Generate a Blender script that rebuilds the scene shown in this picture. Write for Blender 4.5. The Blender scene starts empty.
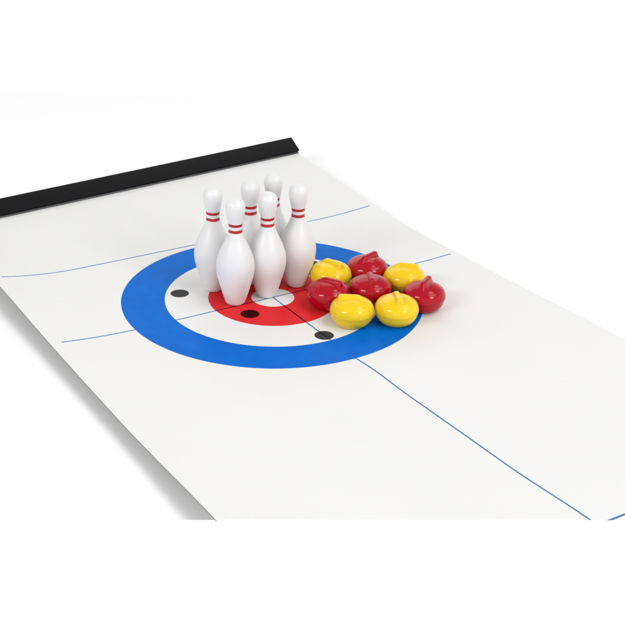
import bpy, bmesh, math
import numpy as np
from mathutils import Vector, Matrix

S = 0.01                      # all lengths below are written in centimetres
TZ = 0.8                      # the sheet bows up this far above the table at the target
scene = bpy.context.scene
COL = scene.collection

# ------------------------------------------------------------------ helpers
def mat_new(name, base=(0.8, 0.8, 0.8), rough=0.5, spec=0.5, coat=0.0, sss=0.0):
    m = bpy.data.materials.new(name)
    m.use_nodes = True
    b = m.node_tree.nodes['Principled BSDF']
    b.inputs['Base Color'].default_value = (*base, 1)
    b.inputs['Roughness'].default_value = rough
    b.inputs['Specular IOR Level'].default_value = spec
    b.inputs['Coat Weight'].default_value = coat
    b.inputs['Coat Roughness'].default_value = 0.06
    if sss:
        b.inputs['Subsurface Weight'].default_value = sss
        b.inputs['Subsurface Radius'].default_value = (1.0, 0.9, 0.85)
        b.inputs['Subsurface Scale'].default_value = 0.004
    return m

class NT:
    """small helper to write shader arithmetic"""
    def __init__(self, m):
        self.t = m.node_tree; self.n = self.t.nodes; self.l = self.t.links
        self.b = self.n['Principled BSDF']
    def _in(self, sock, v):
        if hasattr(v, 'is_linked'): self.l.new(v, sock)
        else: sock.default_value = v
    def m(self, op, a, b=None, c=None):
        n = self.n.new('ShaderNodeMath'); n.operation = op
        self._in(n.inputs[0], a)
        if b is not None: self._in(n.inputs[1], b)
        if c is not None: self._in(n.inputs[2], c)
        return n.outputs[0]
    def below(self, v, edge, soft=0.015):        # 1 where v < edge
        n = self.n.new('ShaderNodeMapRange'); n.interpolation_type = 'SMOOTHSTEP'
        self._in(n.inputs['Value'], v)
        n.inputs['From Min'].default_value = edge - soft
        n.inputs['From Max'].default_value = edge + soft
        n.inputs['To Min'].default_value = 1; n.inputs['To Max'].default_value = 0
        return n.outputs['Result']
    def band(self, v, lo, hi, soft=0.015):
        return self.m('SUBTRACT', self.below(v, hi, soft), self.below(v, lo, soft))
    def mix(self, fac, a, b, mode='MIX'):
        n = self.n.new('ShaderNodeMix'); n.data_type = 'RGBA'; n.blend_type = mode
        self._in(n.inputs[0], fac)
        for k, v in ((6, a), (7, b)):
            if hasattr(v, 'is_linked'): self.l.new(v, n.inputs[k])
            else: n.inputs[k].default_value = (*v, 1)
        return n.outputs[2]
    def obj_xyz(self):
        tc = self.n.new('ShaderNodeTexCoord'); sp = self.n.new('ShaderNodeSeparateXYZ')
        self.l.new(tc.outputs['Object'], sp.inputs[0])
        k = 1.0 / S
        return tc.outputs['Object'], [self.m('MULTIPLY', o, k) for o in sp.outputs]
    def noise(self, vec, scale, detail=3, rough=0.5):
        n = self.n.new('ShaderNodeTexNoise')
        self.l.new(vec, n.inputs['Vector'])
        n.inputs['Scale'].default_value = scale; n.inputs['Detail'].default_value = detail
        n.inputs['Roughness'].default_value = rough
        return n.outputs['Fac']
    def bump(self, h, strength, dist):
        n = self.n.new('ShaderNodeBump')
        n.inputs['Strength'].default_value = strength; n.inputs['Distance'].default_value = dist
        self.l.new(h, n.inputs['Height']); self.l.new(n.outputs[0], self.b.inputs['Normal'])
    def remap(self, v, lo, hi):
        n = self.n.new('ShaderNodeMapRange'); self._in(n.inputs['Value'], v)
        n.inputs['From Min'].default_value = 0.3; n.inputs['From Max'].default_value = 0.7
        n.inputs['To Min'].default_value = lo; n.inputs['To Max'].default_value = hi
        return n.outputs['Result']

def link_mesh(name, verts, faces, mats, parent=None, smooth=True, fmat=None):
    me = bpy.data.meshes.new(name)
    me.from_pydata([tuple(c * S for c in v) for v in verts], [], faces)
    for m in mats: me.materials.append(m)
    if fmat:
        for p, i in zip(me.polygons, fmat): p.material_index = i
    if smooth:
        for p in me.polygons: p.use_smooth = True
    bm = bmesh.new(); bm.from_mesh(me); bmesh.ops.recalc_face_normals(bm, faces=bm.faces); bm.to_mesh(me); bm.free()
    o = bpy.data.objects.new(name, me); COL.objects.link(o)
    if parent: o.parent = parent
    return o

def thing(name, loc, rz=0):
    o = bpy.data.objects.new(name, None); o.empty_display_size = 0.01
    COL.objects.link(o); o.location = [c * S for c in loc]; o.rotation_euler = (0, 0, rz)
    return o

def tag(o, label, cat, group=None):
    o['label'] = label; o['category'] = cat
    if group: o['group'] = group

def catmull(pts, n):
    """smooth curve through 2-D points, n steps per span"""
    P = [np.array(p, float) for p in pts]; P = [2 * P[0] - P[1]] + P + [2 * P[-1] - P[-2]]
    out = []
    for i in range(1, len(P) - 2):
        for k in range(n):
            t = k / n; a, b, c, d = P[i - 1:i + 3]
            out.append(0.5 * (2 * b + (c - a) * t + (2 * a - 5 * b + 4 * c - d) * t * t + (3 * b - a - 3 * c + d) * t ** 3))
    out.append(P[-2]); return out

def lathe(profile, seg=96, seam=None):
    """profile of (r, z); the first and last points may lie on the axis"""
    verts, faces, rings = [], [], []
    for r, z in profile:
        if r < 1e-4:
            verts.append((0, 0, z)); rings.append([len(verts) - 1])
        else:
            ring = []
            for k in range(seg):
                a = 2 * math.pi * k / seg
                rr = r * (1 - (0.02 if seam is not None and k in seam else 0))
                verts.append((rr * math.cos(a), rr * math.sin(a), z)); ring.append(len(verts) - 1)
            rings.append(ring)
    for A, B in zip(rings, rings[1:]):
        for k in range(seg):
            j = (k + 1) % seg
            if len(A) == 1: faces.append((A[0], B[k], B[j]))
            elif len(B) == 1: faces.append((A[k], A[j], B[0]))
            else: faces.append((A[k], A[j], B[j], B[k]))
    return verts, faces

def sstep(a, b, x):
    t = min(1, max(0, (x - a) / (b - a))); return t * t * (3 - 2 * t)

# ------------------------------------------------------------------ the bowed sheet
def curve(pts):
    ys = np.array([p[0] for p in pts], float); zs = np.array([p[1] for p in pts], float)
    d = np.gradient(zs, ys)
    sl = np.diff(zs) / np.diff(ys)                      # no overshoot: flat where a neighbouring span is flat
    for i in range(1, len(ys) - 1):
        if sl[i - 1] * sl[i] <= 0: d[i] = 0
    def f(y):
        y = min(max(y, ys[0]), ys[-1]); i = min(max(int(np.searchsorted(ys, y)) - 1, 0), len(ys) - 2)
        h = ys[i + 1] - ys[i]; t = (y - ys[i]) / h
        return ((2 * t**3 - 3 * t**2 + 1) * zs[i] + (t**3 - 2 * t**2 + t) * h * d[i]
                + (-2 * t**3 + 3 * t**2) * zs[i + 1] + (t**3 - t**2) * h * d[i + 1])
    return f
XL, XR = -21.85, 21.45
LEFT = curve([(-60, 1.0), (-28, .85), (-15, .45), (0, .6), (14, 1.0), (22, .7), (32, .2)])
RIGHT = curve([(-60, 1.3), (-23, .9), (-9, .5), (1.4, .2), (9, .1), (15, .5), (20, .6), (32, .9)])
FRONT = curve([(-60, 1.3), (-45, 1.0), (-41, .85), (-35, .5), (-29, .37), (-24, .26), (-21, .2), (-17, .22), (-13.5, .04), (-11.5, 0), (-10, 0), (-8, 0), (40, 0)])
def rail_z(x): return 0.30 + (x + 16) * (1.28 / 37.6)
def sheet_z(x, y):
    e = 0.0
    if x < -13: e += LEFT(y) * ((-x - 13) / 9.0) ** 2
    if x > 13: e += RIGHT(y) * ((x - 13) / 8.6) ** 2
    e += FRONT(y) * sstep(-20, -1, x) * (1 - 0.7 * sstep(10, 22, x))
    t = max(0, min(1, (y - 15) / 15.5)); t = t * t * (1.6 - 0.6 * t)
    return TZ + e * (1 - t) + (rail_z(x) - 0.10) * t

def front_y(x):                                       # the near end is trimmed on a slant
    q = x / 20
    return -42.49 + q * (-12.729 + q * (2.510 + q * (0.734 - 2.431 * q)))
BACK_Y = 31.4

def build_mat():
    root = thing('game_mat', (0, 0, 0))
    tag(root, 'white roll-out curling mat with blue and red target rings lying on the white tabletop', 'game mat')
    nx, ny = 120, 190; th = 0.10
    V, F, FM = [], [], []
    for side in (0, 1):
        for j in range(ny + 1):
            for i in range(nx + 1):
                x = XL + (XR - XL) * i / nx
                y = front_y(x) + (BACK_Y - front_y(x)) * j / ny
                V.append((x, y, sheet_z(x, y) - th * side))
    N = (nx + 1) * (ny + 1); idx = lambda s, i, j: s * N + j * (nx + 1) + i
    for j in range(ny):
        for i in range(nx):
            F.append((idx(0, i, j), idx(0, i + 1, j), idx(0, i + 1, j + 1), idx(0, i, j + 1))); FM.append(0)
            F.append((idx(1, i, j), idx(1, i, j + 1), idx(1, i + 1, j + 1), idx(1, i + 1, j))); FM.append(1)
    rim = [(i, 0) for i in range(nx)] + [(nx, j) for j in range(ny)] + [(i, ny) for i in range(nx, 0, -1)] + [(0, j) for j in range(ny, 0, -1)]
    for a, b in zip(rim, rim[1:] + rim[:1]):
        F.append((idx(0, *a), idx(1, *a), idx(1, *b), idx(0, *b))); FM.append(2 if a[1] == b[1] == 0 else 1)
    # printed face
    m = mat_new('printed_vinyl', rough=0.32, spec=0.024)
    t = NT(m); vec, (x, y, z) = t.obj_xyz()
    r = t.m('SQRT', t.m('ADD', t.m('MULTIPLY', x, x), t.m('MULTIPLY', y, y)))
    big = t.noise(vec, 9, 3)
    white = t.mix(t.remap(big, 0, 1), WHITE_A, WHITE_B)
    ink_mottle = t.remap(t.noise(vec, 55, 5, .65), 0, 1)
    blue = t.mix(ink_mottle, (0.0, 0.124, 0.53), (0.0, 0.150, 0.60))  # random ink tone; its lighter blue also paints in faint reflection streaks
    red = t.mix(ink_mottle, (0.69, 0.024, 0.030), (0.73, 0.032, 0.038))
    ring_b = t.band(r, 10, 14); ring_r = t.band(r, 2, 6)
    col = t.mix(ring_b, white, blue); col = t.mix(ring_r, col, red)
    dots = None
    for px, py in ((-7.2, 4.9), (0, 4.9), (7.25, 4.9), (-3.6, -2.05), (3.6, -2.05), (0, -8.95)):
        dx = t.m('SUBTRACT', x, px); dy = t.m('SUBTRACT', y, py)
        d = t.below(t.m('SQRT', t.m('ADD', t.m('MULTIPLY', dx, dx), t.m('MULTIPLY', dy, dy))), 0.86)
        dots = d if dots is None else t.m('MAXIMUM', dots, d)
    col = t.mix(dots, col, (0.055, 0.050, 0.052), 'MULTIPLY')
    w = 0.078
    ax = t.m('ABSOLUTE', x)
    tee = t.m('MULTIPLY', t.below(t.m('ABSOLUTE', y), w, .02), t.below(ax, 20.8))
    back = t.m('MULTIPLY', t.below(t.m('ABSOLUTE', t.m('SUBTRACT', y, 14.68)), w, .02), t.below(ax, 20.9))
    hog = t.m('MULTIPLY', t.below(t.m('ABSOLUTE', t.m('SUBTRACT', y, -43.17)), w * 1.3, .02), t.below(ax, 20.9))
    mid = t.m('MULTIPLY', t.below(ax, w, .02), t.below(y, 14.68))
    lines = t.m('MAXIMUM', t.m('MAXIMUM', tee, back), t.m('MAXIMUM', mid, hog))
    lines = t.m('MULTIPLY', lines, t.m('SUBTRACT', 1.0, ring_b))
    col = t.mix(lines, col, (0.11, 0.23, 0.52), 'MULTIPLY')
    t.l.new(col, t.b.inputs['Base Color'])
    t.l.new(t.remap(t.noise(vec, 30, 4), .27, .38), t.b.inputs['Roughness'])
    t.bump(t.noise(vec, 14, 1), 0.06, 0.002)
    edge = mat_new('edge_shade_grey', (0.22, 0.22, 0.215), 0.7, 0.2)  # shade along the side edge put into a dark grey, underside included
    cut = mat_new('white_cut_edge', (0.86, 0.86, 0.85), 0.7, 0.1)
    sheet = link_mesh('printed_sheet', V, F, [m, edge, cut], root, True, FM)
    sheet.data.set_sharp_from_angle(angle=math.radians(40))
    # the rail that clips the far end: a shallow bar leaning back
    blk = mat_new('black_plastic', (0.008, 0.008, 0.009), 0.5, 0.09)
    tb = NT(blk); v, _ = tb.obj_xyz()
    tb.bump(tb.noise(v, 700, 3), 0.12, 0.0006)
    c, s = math.cos(math.radians(28)), math.sin(math.radians(28))
    def bar(name, x0, x1, a0, a1, b0, b1, m, parent, bev):
        bm = bmesh.new(); vs = []
        for xx in (x0, x1):
            y0 = 30.2 + (xx + 16) * (0.55 / 37.6); z0 = TZ + rail_z(xx) + 0.36
            for a, b in ((a0, b0), (a1, b0), (a1, b1), (a0, b1)):
                vs.append(bm.verts.new(Vector((xx, y0 + a * c + b * s, z0 + a * s - b * c)) * S))
        for q in ((0, 1, 2, 3), (7, 6, 5, 4)): bm.faces.new([vs[i] for i in q])
        for k in range(4):
            bm.faces.new([vs[k], vs[k + 4], vs[(k + 1) % 4 + 4], vs[(k + 1) % 4]])
        bmesh.ops.recalc_face_normals(bm, faces=bm.faces)
        bmesh.ops.bevel(bm, geom=list(bm.edges), offset=bev * S, segments=3, affect='EDGES', profile=.5)
        me = bpy.data.meshes.new(name); bm.to_mesh(me); bm.free(); me.materials.append(m)
        for p in me.polygons: p.use_smooth = True
        me.set_sharp_from_angle(angle=math.radians(50))
        o = bpy.data.objects.new(name, me); COL.objects.link(o); o.parent = parent
        return o
    rail = bar('end_rail', XL - 0.1, XR + 0.12, 0, 2.15, 0, 0.34, blk, root, 0.05)
    gr = mat_new('dark_grey_plastic', (0.09, 0.09, 0.095), 0.25, 0.5)
    bar('clip_strip', XL - 0.02, XR + 0.04, -0.20, 2.05, 0.345, 0.66, gr, rail, 0.03)
    return root

WHITE_A, WHITE_B = (0.774, 0.770, 0.755), (0.785, 0.781, 0.767)
build_mat()

# ------------------------------------------------------------------ tabletop: thin white board with a bevelled-under edge
def build_table():
    d = Vector((24.95, -14.21, 0)).normalized(); n = Vector((-d.y, d.x, 0))    # along / away from the near edge
    p0 = Vector((-20.93, -27.75, 0))
    V = []
    for z, ins in ((0, 0), (-2.0, 7.0)):
        for a, b in ((-150 + ins, ins), (150 - ins, ins), (150 - ins, 104 - ins), (-150 + ins, 104 - ins)):
            q = p0 + d * a + n * b; V.append((q.x, q.y, z))
    F = [(0, 1, 2, 3), (7, 6, 5, 4)] + [(k, k + 4, (k + 1) % 4 + 4, (k + 1) % 4) for k in range(4)]
    m = mat_new('white_laminate', (0.97, 0.97, 0.968), 0.6, 0.1)
    o = link_mesh('tabletop', V, F, [m], None, False)
    o['kind'] = 'structure'
build_table()

# ------------------------------------------------------------------ bowling pins
def pin_material():
    m = mat_new('white_pin_plastic', (0.715, 0.712, 0.71), 0.34, 0.4, sss=0.12)
    t = NT(m); vec, (x, y, z) = t.obj_xyz()
    wob = t.m('MULTIPLY', t.m('SUBTRACT', t.noise(vec, 260, 2), .5), .05)
    zz = t.m('ADD', z, wob)
    st = t.m('ADD', t.band(zz, 7.05, 7.33, .02), t.band(zz, 7.63, 7.91, .02))
    t.l.new(t.mix(st, (0.715, 0.712, 0.71), (0.43, 0.010, 0.03)), t.b.inputs['Base Color'])
    t.bump(t.noise(vec, 180, 2), 0.10, 0.0008)
    return m
def pin_mesh():
    pts = [(0.62, 0.0), (0.80, 0.05), (0.92, 0.22), (1.03, 0.55), (1.22, 1.15), (1.43, 1.9), (1.67, 2.75), (1.77, 3.5), (1.72, 4.25),
           (1.50, 5.0), (1.20, 5.7), (0.89, 6.35), (0.68, 6.9), (0.60, 7.35), (0.645, 7.85), (0.755, 8.4), (0.85, 8.9), (0.89, 9.33),
           (0.85, 9.7), (0.65, 10.02), (0.34, 10.2), (0.0, 10.25)]
    prof = [(0, 0.06), (0.5, 0.06)] + [(max(p[0], 0), p[1]) for p in catmull(pts, 5)]
    prof[-1] = (0, 10.25)
    v, f = lathe(prof, 160, seam=(0, 80))
    return v, f
pv, pf = pin_mesh()
PINM = pin_material()
proto = link_mesh('bowling_pin', pv, pf, [PINM], None)
PINS = [((-3.60, 0.68), 150, 'white bowling pin nearest the camera, at the front left of the pin cluster'),
        ((-0.28, 0.67), 57 - 180, 'white bowling pin standing on the white centre button of the target'),
        ((3.39, 1.35), 143, 'white bowling pin right of the others, on the red ring beside a yellow stone'),
        ((-4.00, 4.23), 155, 'leftmost white pin, overlapping the blue ring behind the front left pin'),
        ((-0.21, 4.02), 140, 'mostly hidden white back row bowling pin, head between the left and middle pins'),
        ((2.72, 4.78), -125, 'rearmost white pin, its head rising highest behind the middle and right pins')]
for k, ((x, y), a, lab) in enumerate(PINS):
    o = proto if k == 0 else proto.copy()
    if k: COL.objects.link(o)
    o.location = (x * S, y * S, (sheet_z(x, y) + 0.004) * S); o.rotation_euler = (0, 0, math.radians(a))
    tag(o, lab, 'bowling pin', 'white bowling pins clustered on the target')

# ------------------------------------------------------------------ curling stones
def stone_material(name, c1):
    m = mat_new(name, c1, 0.11, 0.36)
    t = NT(m); vec, _ = t.obj_xyz()
    t.l.new(t.remap(t.noise(vec, 120, 3),   .09, .15), t.b.inputs['Roughness'])
    t.bump(t.noise(vec, 130, 2), 0.06, 0.0007)
    return m
RED = stone_material('glossy_red_plastic', (0.40, 0.0003, 0.011))
YEL = stone_material('glossy_yellow_plastic', (0.83, 0.56, 0.012))

def make_stone(m):
    root = thing('curling_stone', (0, 0, 0))
    lower = [(0, .03), (.9, .03)] + [tuple(p) for p in catmull([(1.0, 0), (1.28, .06), (1.56, .27), (1.80, .62), (1.945, 1.08)], 6)] + [(1.935, 1.093), (1.6, 1.094), (0, 1.094)]
    v, f = lathe(lower, 96); b = link_mesh('base', v, f, [m], root); b.data.set_sharp_from_angle(angle=math.radians(45))
    upper = [(0, 1.1), (1.6, 1.1), (1.945, 1.101), (1.965, 1.115)] + [tuple(p) for p in catmull([(1.975, 1.15), (1.99, 1.32), (1.94, 1.62), (1.82, 1.89), (1.66, 2.07)], 6)]
    upper += [(1.635, 2.088), (1.62, 2.092)] + [tuple(p) for p in catmull([(1.59, 2.11), (1.25, 2.31), (.85, 2.45), (.4, 2.54), (0.0, 2.57)], 5)]
    upper[-1] = (0, 2.57)
    v, f = lathe(upper, 96); u = link_mesh('shell', v, f, [m], root); u.data.set_sharp_from_angle(angle=math.radians(45))
    # handle: a fin with one steep free end and one end running down into the dome
    bm = bmesh.new(); rows = []
    for z, x0, x1, w in ((2.0, -1.62, 1.38, .54), (2.40, -1.18, 1.33, .37), (2.60, -.86, 1.30, .285), (2.84, -.54, 1.25, .25)):
        rows.append([bm.verts.new(Vector((x0 if sx < 0 else x1, sy * w, z)) * S) for sx, sy in ((-1, -1), (1, -1), (1, 1), (-1, 1))])
    bm.faces.new(rows[0][::-1]); bm.faces.new(rows[-1])
    for A, B in zip(rows, rows[1:]):
        for k in range(4): bm.faces.new((A[k], A[(k + 1) % 4], B[(k + 1) % 4], B[k]))
    bm.edges.ensure_lookup_table()
    ed = [e for e in bm.edges if all(v in rows[-1] for v in e.verts) or abs(e.verts[0].co.z - e.verts[1].co.z) > 1e-5]
    bmesh.ops.recalc_face_normals(bm, faces=bm.faces)
    bmesh.ops.bevel(bm, geom=ed, offset=.21 * S, segments=7, affect='EDGES', profile=.5)
    me = bpy.data.meshes.new('handle'); bm.to_mesh(me); bm.free(); me.materials.append(m)
    for p in me.polygons: p.use_smooth = True
    me.set_sharp_from_angle(angle=math.radians(75))
    h = bpy.data.objects.new('handle', me); COL.objects.link(h); h.parent = root
    return root
def dup(root):
    r = root.copy(); COL.objects.link(r)
    for ch in list(root.children):
        c = ch.copy(); COL.objects.link(c); c.parent = r
    return r
STONES = [('y', (5.94, -0.63), -72, 'yellow curling stone at the back left, touching the right hand pin'),
          ('r', (9.74, -1.18), 17, 'rearmost red curling stone, its handle pointing up and away to the right'),
          ('y', (11.66, -4.60), -43, 'yellow curling stone at the back right, where the printed tee line comes out behind it'),
          ('r', (3.50, -4.09), -61, 'leftmost red curling stone, sitting on the red ring, handle broadside to the camera'),
          ('r', (7.44, -5.08), 246, 'red curling stone in the middle of the cluster, handle end-on, surrounded by the others'),
          ('y', (3.41, -8.13), 146, 'yellow curling stone nearest the black dot on the centre line, handle broadside'),
          ('y', (7.11, -9.80), 246, 'yellow curling stone at the front right on the blue ring, handle end-on'),
          ('r', (10.99, -8.63), 35, 'rightmost red curling stone, its dark seam showing, partly outside the blue ring')]
protos = {}
for c, (x, y), a, lab in STONES:
    if c not in protos:
        o = protos[c] = make_stone(RED if c == 'r' else YEL)
    else: o = dup(protos[c])
    o.location = (x * S, y * S, (sheet_z(x, y) + 0.004) * S); o.rotation_euler = (0, 0, math.radians(a))
    tag(o, lab, 'curling stone', 'red curling stones' if c == 'r' else 'yellow curling stones')

# ------------------------------------------------------------------ light: a white studio
world = bpy.data.worlds.new('World'); scene.world = world; world.use_nodes = True
wn, wl = world.node_tree.nodes, world.node_tree.links
bg = wn['Background']; tc = wn.new('ShaderNodeTexCoord'); sp = wn.new('ShaderNodeSeparateXYZ'); rp = wn.new('ShaderNodeValToRGB')
wl.new(tc.outputs['Generated'], sp.inputs[0])
mp = wn.new('ShaderNodeMapRange'); mp.inputs['From Min'].default_value = -1; mp.inputs['From Max'].default_value = 1
wl.new(sp.outputs['Z'], mp.inputs['Value']); wl.new(mp.outputs[0], rp.inputs[0]); wl.new(rp.outputs[0], bg.inputs['Color'])
els = rp.color_ramp.elements
els[0].position = 0.0; els[0].color = (1, 1, 1, 1)
els[1].position = 0.60; els[1].color = (1, 1, 1, 1)
for pos, v in ((0.71, .58), (0.82, .38), (1.0, .38)):
    e = els.new(pos); e.color = (v, v, v, 1)
bg.inputs['Strength'].default_value = 1.08

def area(name, az, el, dist, sx, sy, power, roll=0, tgt=(3, -1, 2)):
    L = bpy.data.lights.new(name, 'AREA'); L.shape = 'RECTANGLE'; L.size = sx * S; L.size_y = sy * S; L.energy = power
    o = bpy.data.objects.new(name, L); COL.objects.link(o)
    a, e = math.radians(az), math.radians(el); T = Vector(tgt)
    p = T + Vector((math.cos(e) * math.cos(a), math.cos(e) * math.sin(a), math.sin(e))) * dist
    o.location = p * S
    o.rotation_euler = ((T - p).to_track_quat('-Z', 'Y') @ Matrix.Rotation(math.radians(roll), 3, 'Z').to_quaternion()).to_euler()
area('softbox_right', 282, 32, 230, 62, 66, 13.5)
area('softbox_left', 194, 32, 230, 95, 36, 16.5, 20)
area('softbox_overhead', 310, 57, 320, 190, 170, 29.5, 0, (0, 22, 0))
area('added_back_fill', 57, 46, 270, 260, 200, 17.0, 0, (-5, 78, 0))  # fill added to whiten the far tabletop; stands for no seen source

# ------------------------------------------------------------------ camera
cam = bpy.data.cameras.new('camera'); co = bpy.data.objects.new('camera', cam); COL.objects.link(co)
Rr = [[0.8490780019281643, -0.5275849435657493, 0.026845371377604364],
      [0.2089070063943985, 0.38201521249718906, 0.9002345472709088],
      [0.4852055330692418, 0.7587611644934477, -0.4345769045123547]]
M = Matrix(((Rr[0][0], Rr[1][0], -Rr[2][0]), (Rr[0][1], Rr[1][1], -Rr[2][1]), (Rr[0][2], Rr[1][2], -Rr[2][2]))).to_4x4()
M.translation = Vector((-54.44684, -92.08114, 50.13896 + TZ)) * S
co.matrix_world = M
cam.sensor_width = 36; cam.lens = 1267.299 / 625 * 36; cam.clip_start = 0.01; cam.clip_end = 100
scene.camera = co
scene.view_settings.view_transform = 'Standard'; scene.view_settings.look = 'None'
scene.view_settings.exposure = 0; scene.view_settings.gamma = 1
